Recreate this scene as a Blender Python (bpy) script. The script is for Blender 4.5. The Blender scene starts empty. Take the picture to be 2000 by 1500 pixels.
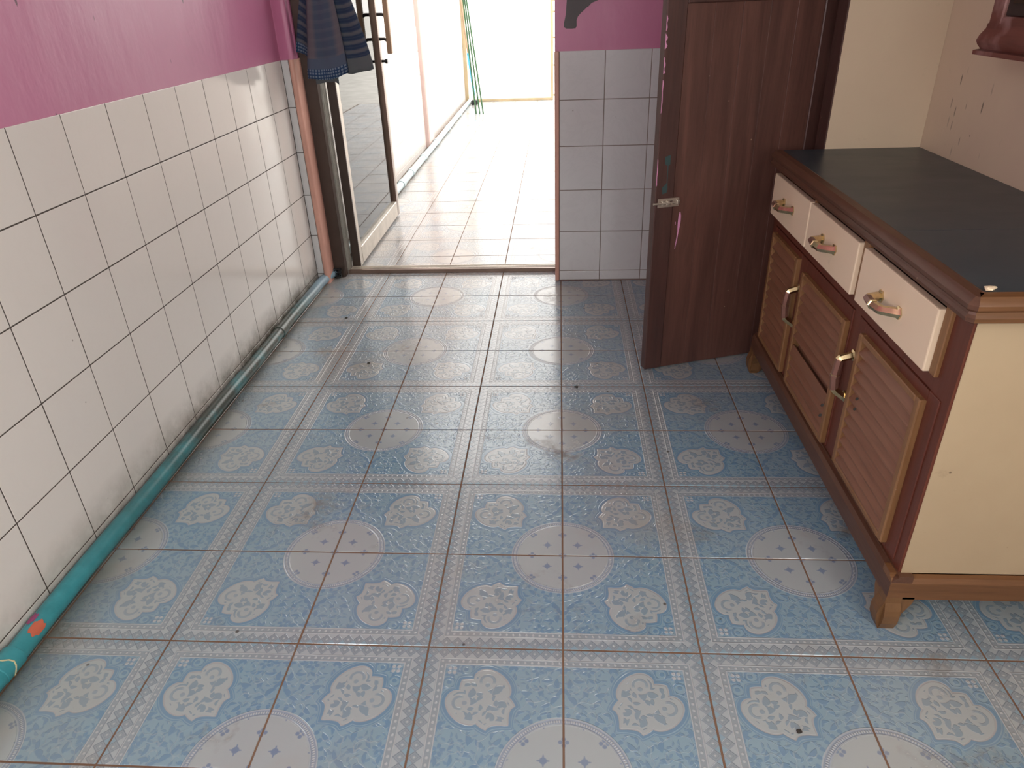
import bpy, bmesh, math, random
from mathutils import Matrix, Vector

S = bpy.context.scene
COL = S.collection
PI = math.pi

# ------------------------------------------------------------------ camera
cam_d = bpy.data.cameras.new('camera')
cam_d.sensor_width = 36.0
cam_d.sensor_fit = 'HORIZONTAL'
cam_d.lens = 1383.4137 / 2000.0 * 36.0
cam_d.clip_start = 0.02
cam_d.clip_end = 300
cam = bpy.data.objects.new('camera', cam_d)
COL.objects.link(cam)
pitch, yaw, roll = 0.50303, 0.0764, -0.0376
cy, sy, cp, sp = math.cos(yaw), math.sin(yaw), math.cos(pitch), math.sin(pitch)
fw = Vector((-sy * cp, cy * cp, -sp))
rt = Vector((cy, sy, 0))
up = rt.cross(fw)
R_ = math.cos(roll) * rt + math.sin(roll) * up
U_ = -math.sin(roll) * rt + math.cos(roll) * up
cam.matrix_world = Matrix(((R_.x, U_.x, -fw.x, -0.0076), (R_.y, U_.y, -fw.y, -1.0912), (R_.z, U_.z, -fw.z, 1.2741), (0, 0, 0, 1)))
S.camera = cam

# ------------------------------------------------------------------ world, lights, exposure
W = bpy.data.worlds.new('overcast_sky')
S.world = W
W.use_nodes = True
bg = W.node_tree.nodes['Background']
bg.inputs[0].default_value = (1.0, 0.97, 0.925, 1)
bg.inputs[1].default_value = 4.4


def area(name, loc, target, sx, sy_, power, col):
    d = bpy.data.lights.new(name, 'AREA')
    d.shape = 'RECTANGLE'
    d.size, d.size_y = sx, sy_
    d.energy = power
    d.color = col
    o = bpy.data.objects.new(name, d)
    COL.objects.link(o)
    o.location = loc
    o.rotation_euler = (Vector(target) - Vector(loc)).to_track_quat('-Z', 'Y').to_euler()
    return o


area('daylight_side_window', (1.32, -1.25, 1.6), (-1.2, 0.3, 0.75), 1.0, 1.05, 26, (1.0, 0.985, 0.96))
area('daylight_rear_window', (-0.1, -3.72, 1.5), (-0.1, 0.0, 0.75), 1.7, 1.2, 12, (1.0, 0.985, 0.96))
area('added_fill_left', (-1.42, -2.1, 1.6), (1.1, 0.4, 0.5), 1.0, 0.95, 50, (1.0, 0.985, 0.96))  # added fill lamp out of view, brightens the cabinet front and drawers

vs = S.view_settings
S.display_settings.display_device = 'sRGB'
vs.view_transform = 'Standard'
vs.look = 'None'
vs.gamma = 1.0
vs.exposure = 0.0
vs.use_curve_mapping = False


# ------------------------------------------------------------------ object helpers
def link(name, me, parent=None, loc=(0, 0, 0), rot=(0, 0, 0)):
    o = bpy.data.objects.new(name, me)
    COL.objects.link(o)
    o.location = loc
    o.rotation_euler = rot
    if parent is not None:
        o.parent = parent
    return o


def mesh(name, bm, mats, smooth=None):
    me = bpy.data.meshes.new(name)
    bmesh.ops.recalc_face_normals(bm, faces=bm.faces[:])
    bm.to_mesh(me)
    bm.free()
    for m in (mats if isinstance(mats, (list, tuple)) else [mats]):
        me.materials.append(m)
    if smooth is not None:
        for p in me.polygons:
            p.use_smooth = True
        try:
            me.set_sharp_from_angle(angle=math.radians(smooth))
        except Exception:
            pass
    return me


def obj(name, bm, mats, parent=None, smooth=None):
    """world-space bmesh; children are shifted so that the parent may sit at its own base"""
    loc = (0, 0, 0)
    if parent is not None and not parent.get('_local'):
        p = parent
        v = Vector((0, 0, 0))
        while p is not None:
            v += p.location
            p = p.parent
        loc = -v
    return link(name, mesh(name, bm, mats, smooth), parent, loc)


def thing(name, label, cat, loc=(0, 0, 0), rot=0, group=None):
    o = bpy.data.objects.new(name, None)
    COL.objects.link(o)
    o.empty_display_size = 0.1
    o.location = loc
    o.rotation_euler = (0, 0, rot)
    o['label'] = label
    o['category'] = cat
    if group:
        o['group'] = group
    return o


def tag(o, label, cat, group=None, kind=None):
    o['label'] = label
    o['category'] = cat
    if group:
        o['group'] = group
    if kind:
        o['kind'] = kind
    return o


def struct(o):
    o['kind'] = 'structure'
    return o


def box(bm, x0, x1, y0, y1, z0, z1, bev=0.0, mi=0, seg=1):
    vs_ = [bm.verts.new((x, y, z)) for z in (z0, z1) for y in (y0, y1) for x in (x0, x1)]
    F = [(0, 2, 3, 1), (4, 5, 7, 6), (0, 1, 5, 4), (2, 6, 7, 3), (0, 4, 6, 2), (1, 3, 7, 5)]
    fs = [bm.faces.new([vs_[i] for i in f]) for f in F]
    for f in fs:
        f.material_index = mi
    if bev > 0:
        es = list({e for f in fs for e in f.edges})
        r = bmesh.ops.bevel(bm, geom=es, offset=bev, offset_type='OFFSET', segments=seg, profile=0.5, affect='EDGES', clamp_overlap=True)
        for f in r['faces']:
            f.material_index = mi
    return vs_


def B(*a, **k):
    bm = bmesh.new()
    box(bm, *a, **k)
    return bm


def prism(bm, pts, axis, a, b, mi=0):
    """polygon pts (2-D) extruded along axis from a to b"""
    def P(p, t):
        if axis == 'x':
            return (t, p[0], p[1])
        if axis == 'y':
            return (p[0], t, p[1])
        return (p[0], p[1], t)
    va = [bm.verts.new(P(p, a)) for p in pts]
    vb = [bm.verts.new(P(p, b)) for p in pts]
    n = len(pts)
    fs = [bm.faces.new(va), bm.faces.new(vb[::-1])]
    for i in range(n):
        fs.append(bm.faces.new([va[i], vb[i], vb[(i + 1) % n], va[(i + 1) % n]]))
    for f in fs:
        f.material_index = mi
    return fs


def tube(bm, pts, rad, n=10, mi=0, cap=True, squash=1.0):
    """tube along pts; rad a number or list; mi a number or a function of segment"""
    pts = [Vector(p) for p in pts]
    rings = []
    prev = None
    for i, p in enumerate(pts):
        if i == 0:
            t = pts[1] - pts[0]
        elif i == len(pts) - 1:
            t = pts[-1] - pts[-2]
        else:
            t = (pts[i + 1] - p).normalized() + (p - pts[i - 1]).normalized()
        t.normalize()
        if prev is None:
            a = Vector((0, 0, 1)) if abs(t.z) < 0.9 else Vector((0, 1, 0))
            nrm = t.cross(a).normalized()
        else:
            nrm = (prev - t * prev.dot(t)).normalized()
        prev = nrm
        bn = t.cross(nrm)
        r = rad[i] if isinstance(rad, (list, tuple)) else rad
        rings.append([bm.verts.new(p + nrm * (r * math.cos(2 * PI * k / n)) + bn * (r * squash * math.sin(2 * PI * k / n))) for k in range(n)])
    for i in range(len(rings) - 1):
        for k in range(n):
            f = bm.faces.new([rings[i][k], rings[i][(k + 1) % n], rings[i + 1][(k + 1) % n], rings[i + 1][k]])
            f.material_index = mi(i) if callable(mi) else mi
    if cap:
        f = bm.faces.new(rings[0][::-1])
        f.material_index = mi(0) if callable(mi) else mi
        f = bm.faces.new(rings[-1])
        f.material_index = mi(len(rings) - 2) if callable(mi) else mi


# ------------------------------------------------------------------ material helpers
class E:
    """a number in a node tree; arithmetic builds Math nodes"""
    nt = None

    def __init__(s, v):
        s.v = v

    @staticmethod
    def m(op, *args, clamp=False):
        n = E.nt.nodes.new('ShaderNodeMath')
        n.operation = op
        n.use_clamp = clamp
        for i, a in enumerate(args):
            a = a.v if isinstance(a, E) else a
            if isinstance(a, (int, float)):
                n.inputs[i].default_value = a
            else:
                E.nt.links.new(a, n.inputs[i])
        return E(n.outputs[0])

    def __add__(s, o): return E.m('ADD', s, o)
    def __radd__(s, o): return E.m('ADD', o, s)
    def __sub__(s, o): return E.m('SUBTRACT', s, o)
    def __rsub__(s, o): return E.m('SUBTRACT', o, s)
    def __mul__(s, o): return E.m('MULTIPLY', s, o)
    def __rmul__(s, o): return E.m('MULTIPLY', o, s)
    def __truediv__(s, o): return E.m('DIVIDE', s, o)
    def __abs__(s): return E.m('ABSOLUTE', s)


def mx(a, b): return E.m('MAXIMUM', a, b)
def mn(a, b): return E.m('MINIMUM', a, b)
def fract(a): return E.m('FRACT', a)
def sqrt(a): return E.m('SQRT', a)
def length(a, b): return sqrt(a * a + b * b)
def below(a, b, w=0.006): return E.m('MULTIPLY_ADD', (b - a), 1.0 / w, 0.5, clamp=True)   # 1 where a < b
def above(a, b, w=0.006): return E.m('MULTIPLY_ADD', (a - b), 1.0 / w, 0.5, clamp=True)
def band(a, c, h, w=0.004): return below(abs(a - c), h, w)


def NT(name):
    m = bpy.data.materials.new(name)
    m.use_nodes = True
    E.nt = m.node_tree
    return m, m.node_tree, m.node_tree.nodes['Principled BSDF']


def node(nt, t, **kw):
    n = nt.nodes.new(t)
    for k, v in kw.items():
        setattr(n, k, v)
    return n


def setin(nt, n, key, v):
    if isinstance(v, E):
        v = v.v
    if isinstance(v, (int, float)):
        n.inputs[key].default_value = v
    elif isinstance(v, (tuple, list)):
        s = n.inputs[key]
        s.default_value = tuple(v) + (1,) if (s.type == 'RGBA' and len(v) == 3) else tuple(v)
    else:
        nt.links.new(v, n.inputs[key])


def cmix(nt, fac, a, b):
    n = node(nt, 'ShaderNodeMix', data_type='RGBA')
    setin(nt, n, 0, fac)
    for i, c in ((6, a), (7, b)):
        setin(nt, n, i, c)
    return n.outputs[2]


def coords(nt, kind='pos', scale=(1, 1, 1), loc=(0, 0, 0)):
    if kind == 'pos':
        s = node(nt, 'ShaderNodeNewGeometry').outputs['Position']
    else:
        s = node(nt, 'ShaderNodeTexCoord').outputs[{'obj': 'Object', 'uv': 'UV'}[kind]]
    mp = node(nt, 'ShaderNodeMapping')
    mp.inputs['Scale'].default_value = scale
    mp.inputs['Location'].default_value = loc
    nt.links.new(s, mp.inputs[0])
    return mp.outputs[0]


def noise(nt, co, scale, detail=3, rough=0.55, dist=0.0):
    n = node(nt, 'ShaderNodeTexNoise')
    nt.links.new(co, n.inputs['Vector'])
    n.inputs['Scale'].default_value = scale
    n.inputs['Detail'].default_value = detail
    n.inputs['Roughness'].default_value = rough
    n.inputs['Distortion'].default_value = dist
    return E(n.outputs[0])


def vor(nt, co, scale, feat='F1', rnd=1.0, dim='3D'):
    n = node(nt, 'ShaderNodeTexVoronoi', feature=feat, voronoi_dimensions=dim)
    nt.links.new(co, n.inputs['Vector'])
    n.inputs['Scale'].default_value = scale
    n.inputs['Randomness'].default_value = rnd
    return n


def bump(nt, bsdf, h, dist, strength=1.0):
    b = node(nt, 'ShaderNodeBump')
    b.inputs['Distance'].default_value = dist
    b.inputs['Strength'].default_value = strength
    setin(nt, b, 'Height', h)
    nt.links.new(b.outputs[0], bsdf.inputs['Normal'])


def simple(name, col, rough=0.5, metal=0.0, var=0.15, nscale=6.0, bmp=0.0, bscale=60.0, spec=0.5, stretch=(1, 1, 1)):
    m, nt, b = NT(name)
    co = coords(nt, 'pos', stretch)
    n = noise(nt, co, nscale, 4)
    dark = tuple(c * (1 - var) for c in col)
    lite = tuple(min(1, c * (1 + var)) for c in col)
    setin(nt, b, 'Base Color', cmix(nt, E.m('MULTIPLY_ADD', n, 2.0, -0.5, clamp=True), dark, lite))
    b.inputs['Roughness'].default_value = rough
    b.inputs['Metallic'].default_value = metal
    b.inputs['Specular IOR Level'].default_value = spec
    if bmp:
        bump(nt, b, noise(nt, co, bscale, 3), bmp)
    return m


# ------------------------------------------------------------------ the ornamental floor tile
def make_floor_tile_material(T=0.3):
    m, nt, b = NT('blue_ornament_tile')
    tc = node(nt, 'ShaderNodeTexCoord').outputs['Object']
    sep = node(nt, 'ShaderNodeSeparateXYZ')
    nt.links.new(tc, sep.inputs[0])
    u = E(sep.outputs[0]) / T + 0.5
    v = E(sep.outputs[1]) / T + 0.5
    hi = mx(u, v)
    lo = mn(u, v)
    d = 1.0 - hi                     # distance from the outer edge
    cmb = node(nt, 'ShaderNodeCombineXYZ')
    setin(nt, cmb, 0, hi)
    setin(nt, cmb, 1, lo)
    fold = cmb.outputs[0]
    cm2 = node(nt, 'ShaderNodeCombineXYZ')
    setin(nt, cm2, 0, u)
    setin(nt, cm2, 1, v)
    flat = cm2.outputs[0]

    def leaves(co, scale, a, bb, thr=1.0):
        vo = vor(nt, co, scale, dim='2D', rnd=0.85)
        df = node(nt, 'ShaderNodeVectorMath', operation='SUBTRACT')
        nt.links.new(co, df.inputs[0])
        nt.links.new(vo.outputs['Position'], df.inputs[1])
        s1 = node(nt, 'ShaderNodeSeparateXYZ')
        nt.links.new(df.outputs[0], s1.inputs[0])
        s2 = node(nt, 'ShaderNodeSeparateColor')
        nt.links.new(vo.outputs['Color'], s2.inputs[0])
        ang = E(s2.outputs[0]) * 6.2832
        c, s = E.m('COSINE', ang), E.m('SINE', ang)
        X, Y = E(s1.outputs[0]) * scale, E(s1.outputs[1]) * scale
        lx = (X * c + Y * s) / a
        ly = (Y * c - X * s) / bb + lx * lx * 0.5
        # pointed leaf: half width shrinks towards both tips, notched edge
        wv = 1.0 - lx * lx
        sz = E(s2.outputs[1]) * 0.5 + 0.65
        return below(abs(ly), wv * sz, 0.25)

    def flowers(co, scale, rad):
        vo = vor(nt, co, scale, dim='2D', rnd=0.8)
        df = node(nt, 'ShaderNodeVectorMath', operation='SUBTRACT')
        nt.links.new(co, df.inputs[0])
        nt.links.new(vo.outputs['Position'], df.inputs[1])
        s1 = node(nt, 'ShaderNodeSeparateXYZ')
        nt.links.new(df.outputs[0], s1.inputs[0])
        X, Y = E(s1.outputs[0]) * scale, E(s1.outputs[1]) * scale
        th = E.m('ARCTAN2', Y, X)
        rr = length(X, Y)
        s2 = node(nt, 'ShaderNodeSeparateColor')
        nt.links.new(vo.outputs['Color'], s2.inputs[0])
        pet = abs(E.m('COSINE', th * 2.5 + E(s2.outputs[0]) * 6.0)) * 0.75 + 0.25
        on = above(E(s2.outputs[2]), 0.45, 0.02)
        return below(rr, pet * rad, 0.1) * above(rr, rad * 0.22, 0.1) * on

    # --- colours
    FIELD = (0.215, 0.350, 0.432)
    LEAF = (0.138, 0.265, 0.392)
    PALE = (0.296, 0.397, 0.442)
    WHITE = (0.362, 0.418, 0.431)
    MLEAF = (0.215, 0.305, 0.365)
    GREY = (0.264, 0.327, 0.361)
    DGREY = (0.193, 0.250, 0.303)

    # --- floral field
    lf = mx(leaves(fold, 10.0, 0.44, 0.2), flowers(fold, 6.5, 0.34))
    lf = mx(lf, leaves(fold, 18.0, 0.42, 0.18) * 0.75)
    nz = noise(nt, fold, 9.0, 0.5)
    vine = band(nz, 0.5, 0.012, 0.012)
    col = cmix(nt, lf, FIELD, LEAF)
    col = cmix(nt, vine * 0.6, col, PALE)
    hgt = lf * 0.8 + vine * 0.5

    # --- medallion on the diagonal
    s = (u + v) * 0.70711 - 0.792
    t = abs(u - v) * 0.70711
    rho = length(s, t)
    th = E.m('ARCTAN2', t, s) / PI
    fc = node(nt, 'ShaderNodeFloatCurve')
    pts = [(0, .21, 'V'), (.119, .170, 'V'), (.171, .217, 'A'), (.263, .243, 'A'), (.356, .238, 'A'), (.46, .226, 'A'), (.565, .213, 'A'),
           (.653, .198, 'A'), (.709, .178, 'V'), (.811, .226, 'V'), (.86, .206, 'A'), (.911, .212, 'A'), (1.0, .262, 'V')]
    cu = fc.mapping.curves[0]
    while len(cu.points) < len(pts):
        cu.points.new(0.5, 0.5)
    for p, q in zip(cu.points, pts):
        p.location = (q[0], q[1] * 3.0)
        p.handle_type = 'VECTOR' if q[2] == 'V' else 'AUTO'
    fc.mapping.update()
    setin(nt, fc, 'Value', th)
    Rm = E(fc.outputs[0]) / 3.0
    e = rho - Rm
    # corner curls and little flower
    cd = length(s - 0.262, t - 0.083)
    curl = mx(band(cd, 0.044, 0.008), below(length(s - 0.268, t - 0.078), 0.017))
    cfill = below(cd, 0.044)
    col = cmix(nt, cfill, col, FIELD)
    col = cmix(nt, curl, col, LEAF)
    bead = below(length(s - 0.245, t), 0.013)
    col = cmix(nt, bead, col, WHITE)
    fx, fy = abs(u - 0.795) - 0.018, abs(v - 0.795) - 0.018
    cf = below(length(fx, fy), 0.014)
    col = cmix(nt, cf, col, (0.40, 0.45, 0.48))
    hgt = hgt * (1.0 - cfill) + curl * 0.8 + bead + cf
    ml = mx(leaves(flat, 10.5, 0.46, 0.27), leaves(flat, 17.0, 0.46, 0.24))
    sw = length(s - 0.085, t - 0.125)
    scroll = mx(band(sw, 0.048, 0.010) * above(s + t, 0.19, 0.03), below(length(s - 0.062, t - 0.105), 0.017)) * 0.8
    ml = mx(ml * above(sw, 0.072), scroll)
    inner = below(e, -0.028)
    mcol = cmix(nt, ml * inner, WHITE, MLEAF)
    inside = below(e, 0.0)
    halo = below(e, 0.058)
    col = cmix(nt, halo, col, FIELD)
    col = cmix(nt, band(e, 0.024, 0.011), col, LEAF)
    col = cmix(nt, band(e, 0.046, 0.004), col, LEAF)
    col = cmix(nt, band(e, 0.004, 0.007), col, (0.35, 0.375, 0.385))
    col = cmix(nt, inside, col, mcol)
    hgt = hgt * (1.0 - halo) + (inside * 0.6 + ml * inner * 0.7 + band(e, 0.024, 0.012) * 0.5)

    # --- circle at the inner corner
    r = length(u, v)
    per = 0.262
    def cell(a, off): return abs(fract((a + (per * 0.5 - off)) / per) - 0.5) * per
    ax, ay = cell(u, 0.0), cell(v, 0.0)
    dot4 = mx(below(length(ax - 0.022, ay), 0.014), below(length(ax, ay - 0.022), 0.014))
    bx_, by_ = cell(u, per / 2), cell(v, per / 2)
    star = mx(below(length(bx_, by_), 0.024), below(mx(bx_, by_) * 0.2 + mn(bx_, by_), 0.011) * below(mx(bx_, by_), 0.042))
    motif = mx(dot4, star)
    ccol = cmix(nt, motif, WHITE, (0.175, 0.245, 0.35))
    th2 = E.m('ARCTAN2', v, u)
    rb = fract(th2 * 24.0)
    cb = below(length((rb - 0.5) * 0.026 , r - 0.411), 0.009)
    ring = band(r, 0.411, 0.026)
    arc = band(r, 0.455, 0.018)
    col = cmix(nt, below(r, 0.475), col, FIELD)
    scal = below(abs(fract(th2 * 7.0) - 0.5) * 0.2, 0.05 - abs(r - 0.46) * 1.3)
    col = cmix(nt, scal * arc, col, LEAF)
    col = cmix(nt, ring, col, (0.25, 0.32, 0.40))
    col = cmix(nt, mx(band(r, 0.389, 0.004), band(r, 0.435, 0.004)), col, (0.37, 0.43, 0.47))
    col = cmix(nt, cb, col, (0.42, 0.47, 0.50))
    cin = below(r, 0.386)
    col = cmix(nt, cin, col, ccol)
    hgt = hgt * above(r, 0.475) + (cb * 1.2 + band(r, 0.389, 0.006) + band(r, 0.435, 0.006) + cin * 0.5 + motif * cin * 0.15)

    # --- border bands
    bord = below(d, 0.156)
    k = 12.0
    axx = abs(fract(lo * k) - 0.5) * 2.0
    dy = abs(d - 0.046) / 0.046
    mm = axx + dy
    bcol = cmix(nt, band(mm, 0.98, 0.07, 0.06), GREY, DGREY)
    bcol = cmix(nt, band(mm, 0.55, 0.05, 0.06), bcol, DGREY)
    bcol = cmix(nt, below(mm, 0.2, 0.08), bcol, (0.42, 0.47, 0.50))
    tri = above(mm, 1.12, 0.08)
    bcol = cmix(nt, tri * above(d, 0.046), bcol, (0.37, 0.43, 0.46))
    bcol = cmix(nt, tri * below(d, 0.046), bcol, (0.23, 0.36, 0.44))
    beads = below(length((fract(lo * 20.0) - 0.5) / 20.0, d - 0.126), 0.0095)
    bz = above(d, 0.098)
    bcol = cmix(nt, bz, bcol, GREY)
    bcol = cmix(nt, beads, bcol, (0.42, 0.47, 0.50))
    lines = mx(band(d, 0.102, 0.004), band(d, 0.151, 0.0045))
    bcol = cmix(nt, lines, bcol, (0.42, 0.47, 0.50))
    col = cmix(nt, bord, col, bcol)
    hgt = hgt * (1.0 - bord) + bord * (lines * 1.1 + beads + below(mm, 0.98, 0.1) * below(d, 0.095) * 0.7 + below(mm, 0.2, 0.1) * 0.4)

    # --- wear, dirt and a beige blend in room coordinates
    co = coords(nt, 'pos')
    g1 = noise(nt, co, 2.2, 4, 0.6)
    g2 = noise(nt, co, 45.0, 3, 0.6)
    film = E.m('MULTIPLY_ADD', g1, 2.2, -0.75, clamp=True)
    col = cmix(nt, film * 0.28, col, (0.42, 0.43, 0.42))
    g3 = noise(nt, coords(nt, 'pos', loc=(3.1, 1.7, 0)), 3.0, 5, 0.65)
    spot = E.m('MULTIPLY_ADD', g3, 9.0, -5.35, clamp=True) * E.m('MULTIPLY_ADD', g2, 4.5, -1.5, clamp=True)
    col = cmix(nt, spot * 0.7, col, (0.155, 0.125, 0.09))
    sp_ = node(nt, 'ShaderNodeSeparateXYZ')
    nt.links.new(node(nt, 'ShaderNodeNewGeometry').outputs['Position'], sp_.inputs[0])
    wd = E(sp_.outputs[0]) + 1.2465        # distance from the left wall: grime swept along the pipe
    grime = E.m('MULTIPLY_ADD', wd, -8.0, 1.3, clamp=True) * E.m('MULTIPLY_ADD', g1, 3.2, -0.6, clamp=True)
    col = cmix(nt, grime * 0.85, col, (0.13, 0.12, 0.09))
    g4 = noise(nt, coords(nt, 'pos', loc=(7.7, 0.4, 2)), 2.6, 4, 0.6)
    col = cmix(nt, E.m('MULTIPLY_ADD', g4, 6.0, -3.35, clamp=True) * 0.30, col, (0.36, 0.29, 0.20))
    # beige blended over the pattern, growing towards and past the doorway
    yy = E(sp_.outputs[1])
    beige_mix = E.m('MULTIPLY_ADD', yy, 0.55, -0.5, clamp=True) * E.m('MULTIPLY_ADD', g1, 1.6, -0.1, clamp=True)
    col = cmix(nt, mn(beige_mix * 0.62 + above(yy, 2.44, 0.02) * 0.18, 0.75), col, (0.44, 0.385, 0.345))
    fl = vor(nt, co, 8.0)
    speck = below(E(fl.outputs['Distance']), 0.035, 0.02)
    col = cmix(nt, speck * 0.85, col, (0.06, 0.05, 0.04))
    setin(nt, b, 'Base Color', col)
    setin(nt, b, 'Roughness', E.m('MULTIPLY_ADD', g1, 0.14, 0.07 ) + g2 * 0.06 + spot * 0.4)
    b.inputs['Specular IOR Level'].default_value = 0.85
    bump(nt, b, hgt, 0.0006, 1.0)
    return m


def make_white_tile(name, base, vein, rough=0.12, grime_z=True, vamt=0.05):
    m, nt, b = NT(name)
    co = coords(nt, 'pos')
    oi = node(nt, 'ShaderNodeObjectInfo').outputs['Random']
    n1 = noise(nt, co, 7.0, 5, 0.6, 1.5)
    veins = band(n1, 0.5, 0.012, 0.05)
    col = cmix(nt, veins * vamt, base, vein)
    col = cmix(nt, E(oi) * 0.10, col, tuple(c * 0.8 for c in base))
    sp_ = node(nt, 'ShaderNodeSeparateXYZ')
    nt.links.new(node(nt, 'ShaderNodeNewGeometry').outputs['Position'], sp_.inputs[0])
    n2 = noise(nt, co, 10.0, 4, 0.7)
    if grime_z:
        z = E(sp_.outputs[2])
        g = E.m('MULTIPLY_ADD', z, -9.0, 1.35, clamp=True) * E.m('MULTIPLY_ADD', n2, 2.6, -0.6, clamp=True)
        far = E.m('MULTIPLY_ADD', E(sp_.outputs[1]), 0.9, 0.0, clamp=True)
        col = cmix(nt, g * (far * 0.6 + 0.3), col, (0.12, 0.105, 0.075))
    sk = vor(nt, co, 9.0)
    col = cmix(nt, below(E(sk.outputs['Distance']), 0.022, 0.02) * 0.7, col, (0.14, 0.11, 0.08))
    setin(nt, b, 'Base Color', col)
    setin(nt, b, 'Roughness', n2 * 0.16 + (rough - 0.05))
    bump(nt, b, noise(nt, co, 5.0, 2), 0.003, 0.45)
    return m


def make_paint(name, base, alt, rough=0.38):
    m, nt, b = NT(name)
    co = coords(nt, 'pos')
    n1 = noise(nt, co, 2.6, 4, 0.6)
    col = cmix(nt, E.m('MULTIPLY_ADD', n1, 2.4, -0.7, clamp=True), base, alt)
    cv = coords(nt, 'pos', (9, 9, 3.2))
    sk = vor(nt, cv, 1.6)
    nick = below(E(sk.outputs['Distance']), 0.055, 0.03)
    col = cmix(nt, nick * 0.8, col, (0.06, 0.03, 0.04))
    setin(nt, b, 'Base Color', col)
    setin(nt, b, 'Roughness', n1 * 0.2 + (rough - 0.1))
    bump(nt, b, noise(nt, coords(nt, 'pos', (1, 1, 0.45)), 9.0, 4, 0.5) + noise(nt, co, 60, 2) * 0.05, 0.006, 0.7)
    return m


SCR = (1.12, 0.96)      # a patch of scuffs on the wall above the worktop


def node_color_r(nt, vo):
    n = node(nt, 'ShaderNodeSeparateColor')
    nt.links.new(vo.outputs['Color'], n.inputs[0])
    return n.outputs[0]


def make_cream(name, base, stain, scratches=0.0, rough=0.45):
    m, nt, b = NT(name)
    co = coords(nt, 'pos')
    n1 = noise(nt, co, 3.0, 4, 0.6)
    n2 = noise(nt, coords(nt, 'pos', loc=(5, 2, 1)), 14.0, 5, 0.7)
    col = cmix(nt, E.m('MULTIPLY_ADD', n1, 2.0, -0.6, clamp=True), base, stain)
    col = cmix(nt, E.m('MULTIPLY_ADD', n2, 6.0, -3.9, clamp=True) * 0.5, col, tuple(c * 0.55 for c in stain))
    sk = vor(nt, co, 11.0)
    col = cmix(nt, below(E(sk.outputs['Distance']), 0.03, 0.02) * 0.8, col, (0.10, 0.07, 0.04))
    if scratches:
        cs = coords(nt, 'pos', (60, 60, 13.0))
        v2 = vor(nt, cs, 1.0)
        pv = node(nt, 'ShaderNodeSeparateXYZ')
        nt.links.new(co, pv.inputs[0])
        dy_, dz_ = (E(pv.outputs[1]) - SCR[0]) / 0.12, (E(pv.outputs[2]) - SCR[1]) / 0.17
        near = E.m('MULTIPLY_ADD', length(dy_ + dz_ * -0.35, dz_), -1.6, 1.9, clamp=True)
        pick = above(E(node_color_r(nt, v2)), 0.45, 0.05)
        col = cmix(nt, below(E(v2.outputs['Distance']), 0.20, 0.08) * near * pick * scratches, col, (0.10, 0.08, 0.055))
    setin(nt, b, 'Base Color', col)
    b.inputs['Roughness'].default_value = rough
    bump(nt, b, noise(nt, co, 30.0, 3), 0.001, 0.5)
    return m


def make_wood(name, dark, lite, axis='z', rough=0.38, scale=1.0, worn=None, worn_amt=0.0):
    m, nt, b = NT(name)
    st = {'z': (14, 14, 1.0), 'y': (14, 1.0, 14), 'x': (1.0, 14, 14)}[axis]
    co = coords(nt, 'pos', st)
    n1 = noise(nt, co, 1.6 * scale, 5, 0.65, 0.8)
    n2 = noise(nt, co, 9.0 * scale, 3, 0.6, 0.3)
    col = cmix(nt, E.m('MULTIPLY_ADD', n1, 2.6, -0.8, clamp=True), dark, lite)
    col = cmix(nt, E.m('MULTIPLY_ADD', n2, 3.0, -1.5, clamp=True) * 0.5, col, tuple(c * 0.55 for c in dark))
    p = coords(nt, 'pos')
    n3 = noise(nt, p, 5.0, 4, 0.6)
    if worn:
        col = cmix(nt, E.m('MULTIPLY_ADD', n3, 7.0, -4.0 + worn_amt, clamp=True) * 0.85, col, worn)
    sk = vor(nt, p, 13.0)
    col = cmix(nt, below(E(sk.outputs['Distance']), 0.03, 0.02) * 0.7, col, (0.42, 0.30, 0.20))
    setin(nt, b, 'Base Color', col)
    setin(nt, b, 'Roughness', n3 * 0.25 + (rough - 0.12))
    bump(nt, b, n1 + n2 * 0.3, 0.0012, 0.6)
    return m


M = {}
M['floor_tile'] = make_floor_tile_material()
M['grout_brown'] = simple('brown_grout', (0.18, 0.105, 0.065), 0.9, bmp=0.001)
M['grout_tan'] = simple('tan_wall_grout', (0.22, 0.175, 0.15), 0.9)
M['grout_dark'] = simple('dark_grout', (0.075, 0.062, 0.052), 0.9)
M['tile_white'] = make_white_tile('cream_white_wall_tile', (0.80, 0.765, 0.72), (0.6, 0.55, 0.5), 0.10)
M['tile_back'] = make_white_tile('grey_white_wall_tile', (0.63, 0.64, 0.65), (0.43, 0.44, 0.46), 0.12, grime_z=False, vamt=0.15)
M['tile_corridor'] = make_white_tile('corridor_wall_tile', (0.80, 0.74, 0.70), (0.6, 0.5, 0.45), 0.2, grime_z=False)
M['purple'] = make_paint('magenta_wall_paint', (0.51, 0.170, 0.305), (0.57, 0.215, 0.355))
M['corridor_paint'] = make_paint('pale_corridor_paint', (0.78, 0.70, 0.66), (0.82, 0.76, 0.72), 0.6)
M['pillar_pink'] = simple('pink_pillar_paint', (0.60, 0.46, 0.42), 0.5)
M['trim_pink'] = simple('pink_trim', (0.60, 0.33, 0.26), 0.35)
M['ceiling'] = simple('ceiling_paint', (0.60, 0.60, 0.60), 0.8)
M['rear_wall'] = simple('rear_wall_paint', (0.52, 0.51, 0.50), 0.7)
M['concrete'] = simple('pale_concrete', (0.72, 0.70, 0.66), 0.9)
M['bronze'] = simple('bronze_aluminium', (0.065, 0.045, 0.036), 0.38, 0.35, bmp=0.0004)
M['bronze_face'] = simple('brown_anodised_aluminium', (0.20, 0.14, 0.11), 0.3, 0.6)
M['aluminium'] = simple('champagne_aluminium', (0.55, 0.50, 0.43), 0.42, 0.45, nscale=20)
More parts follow.
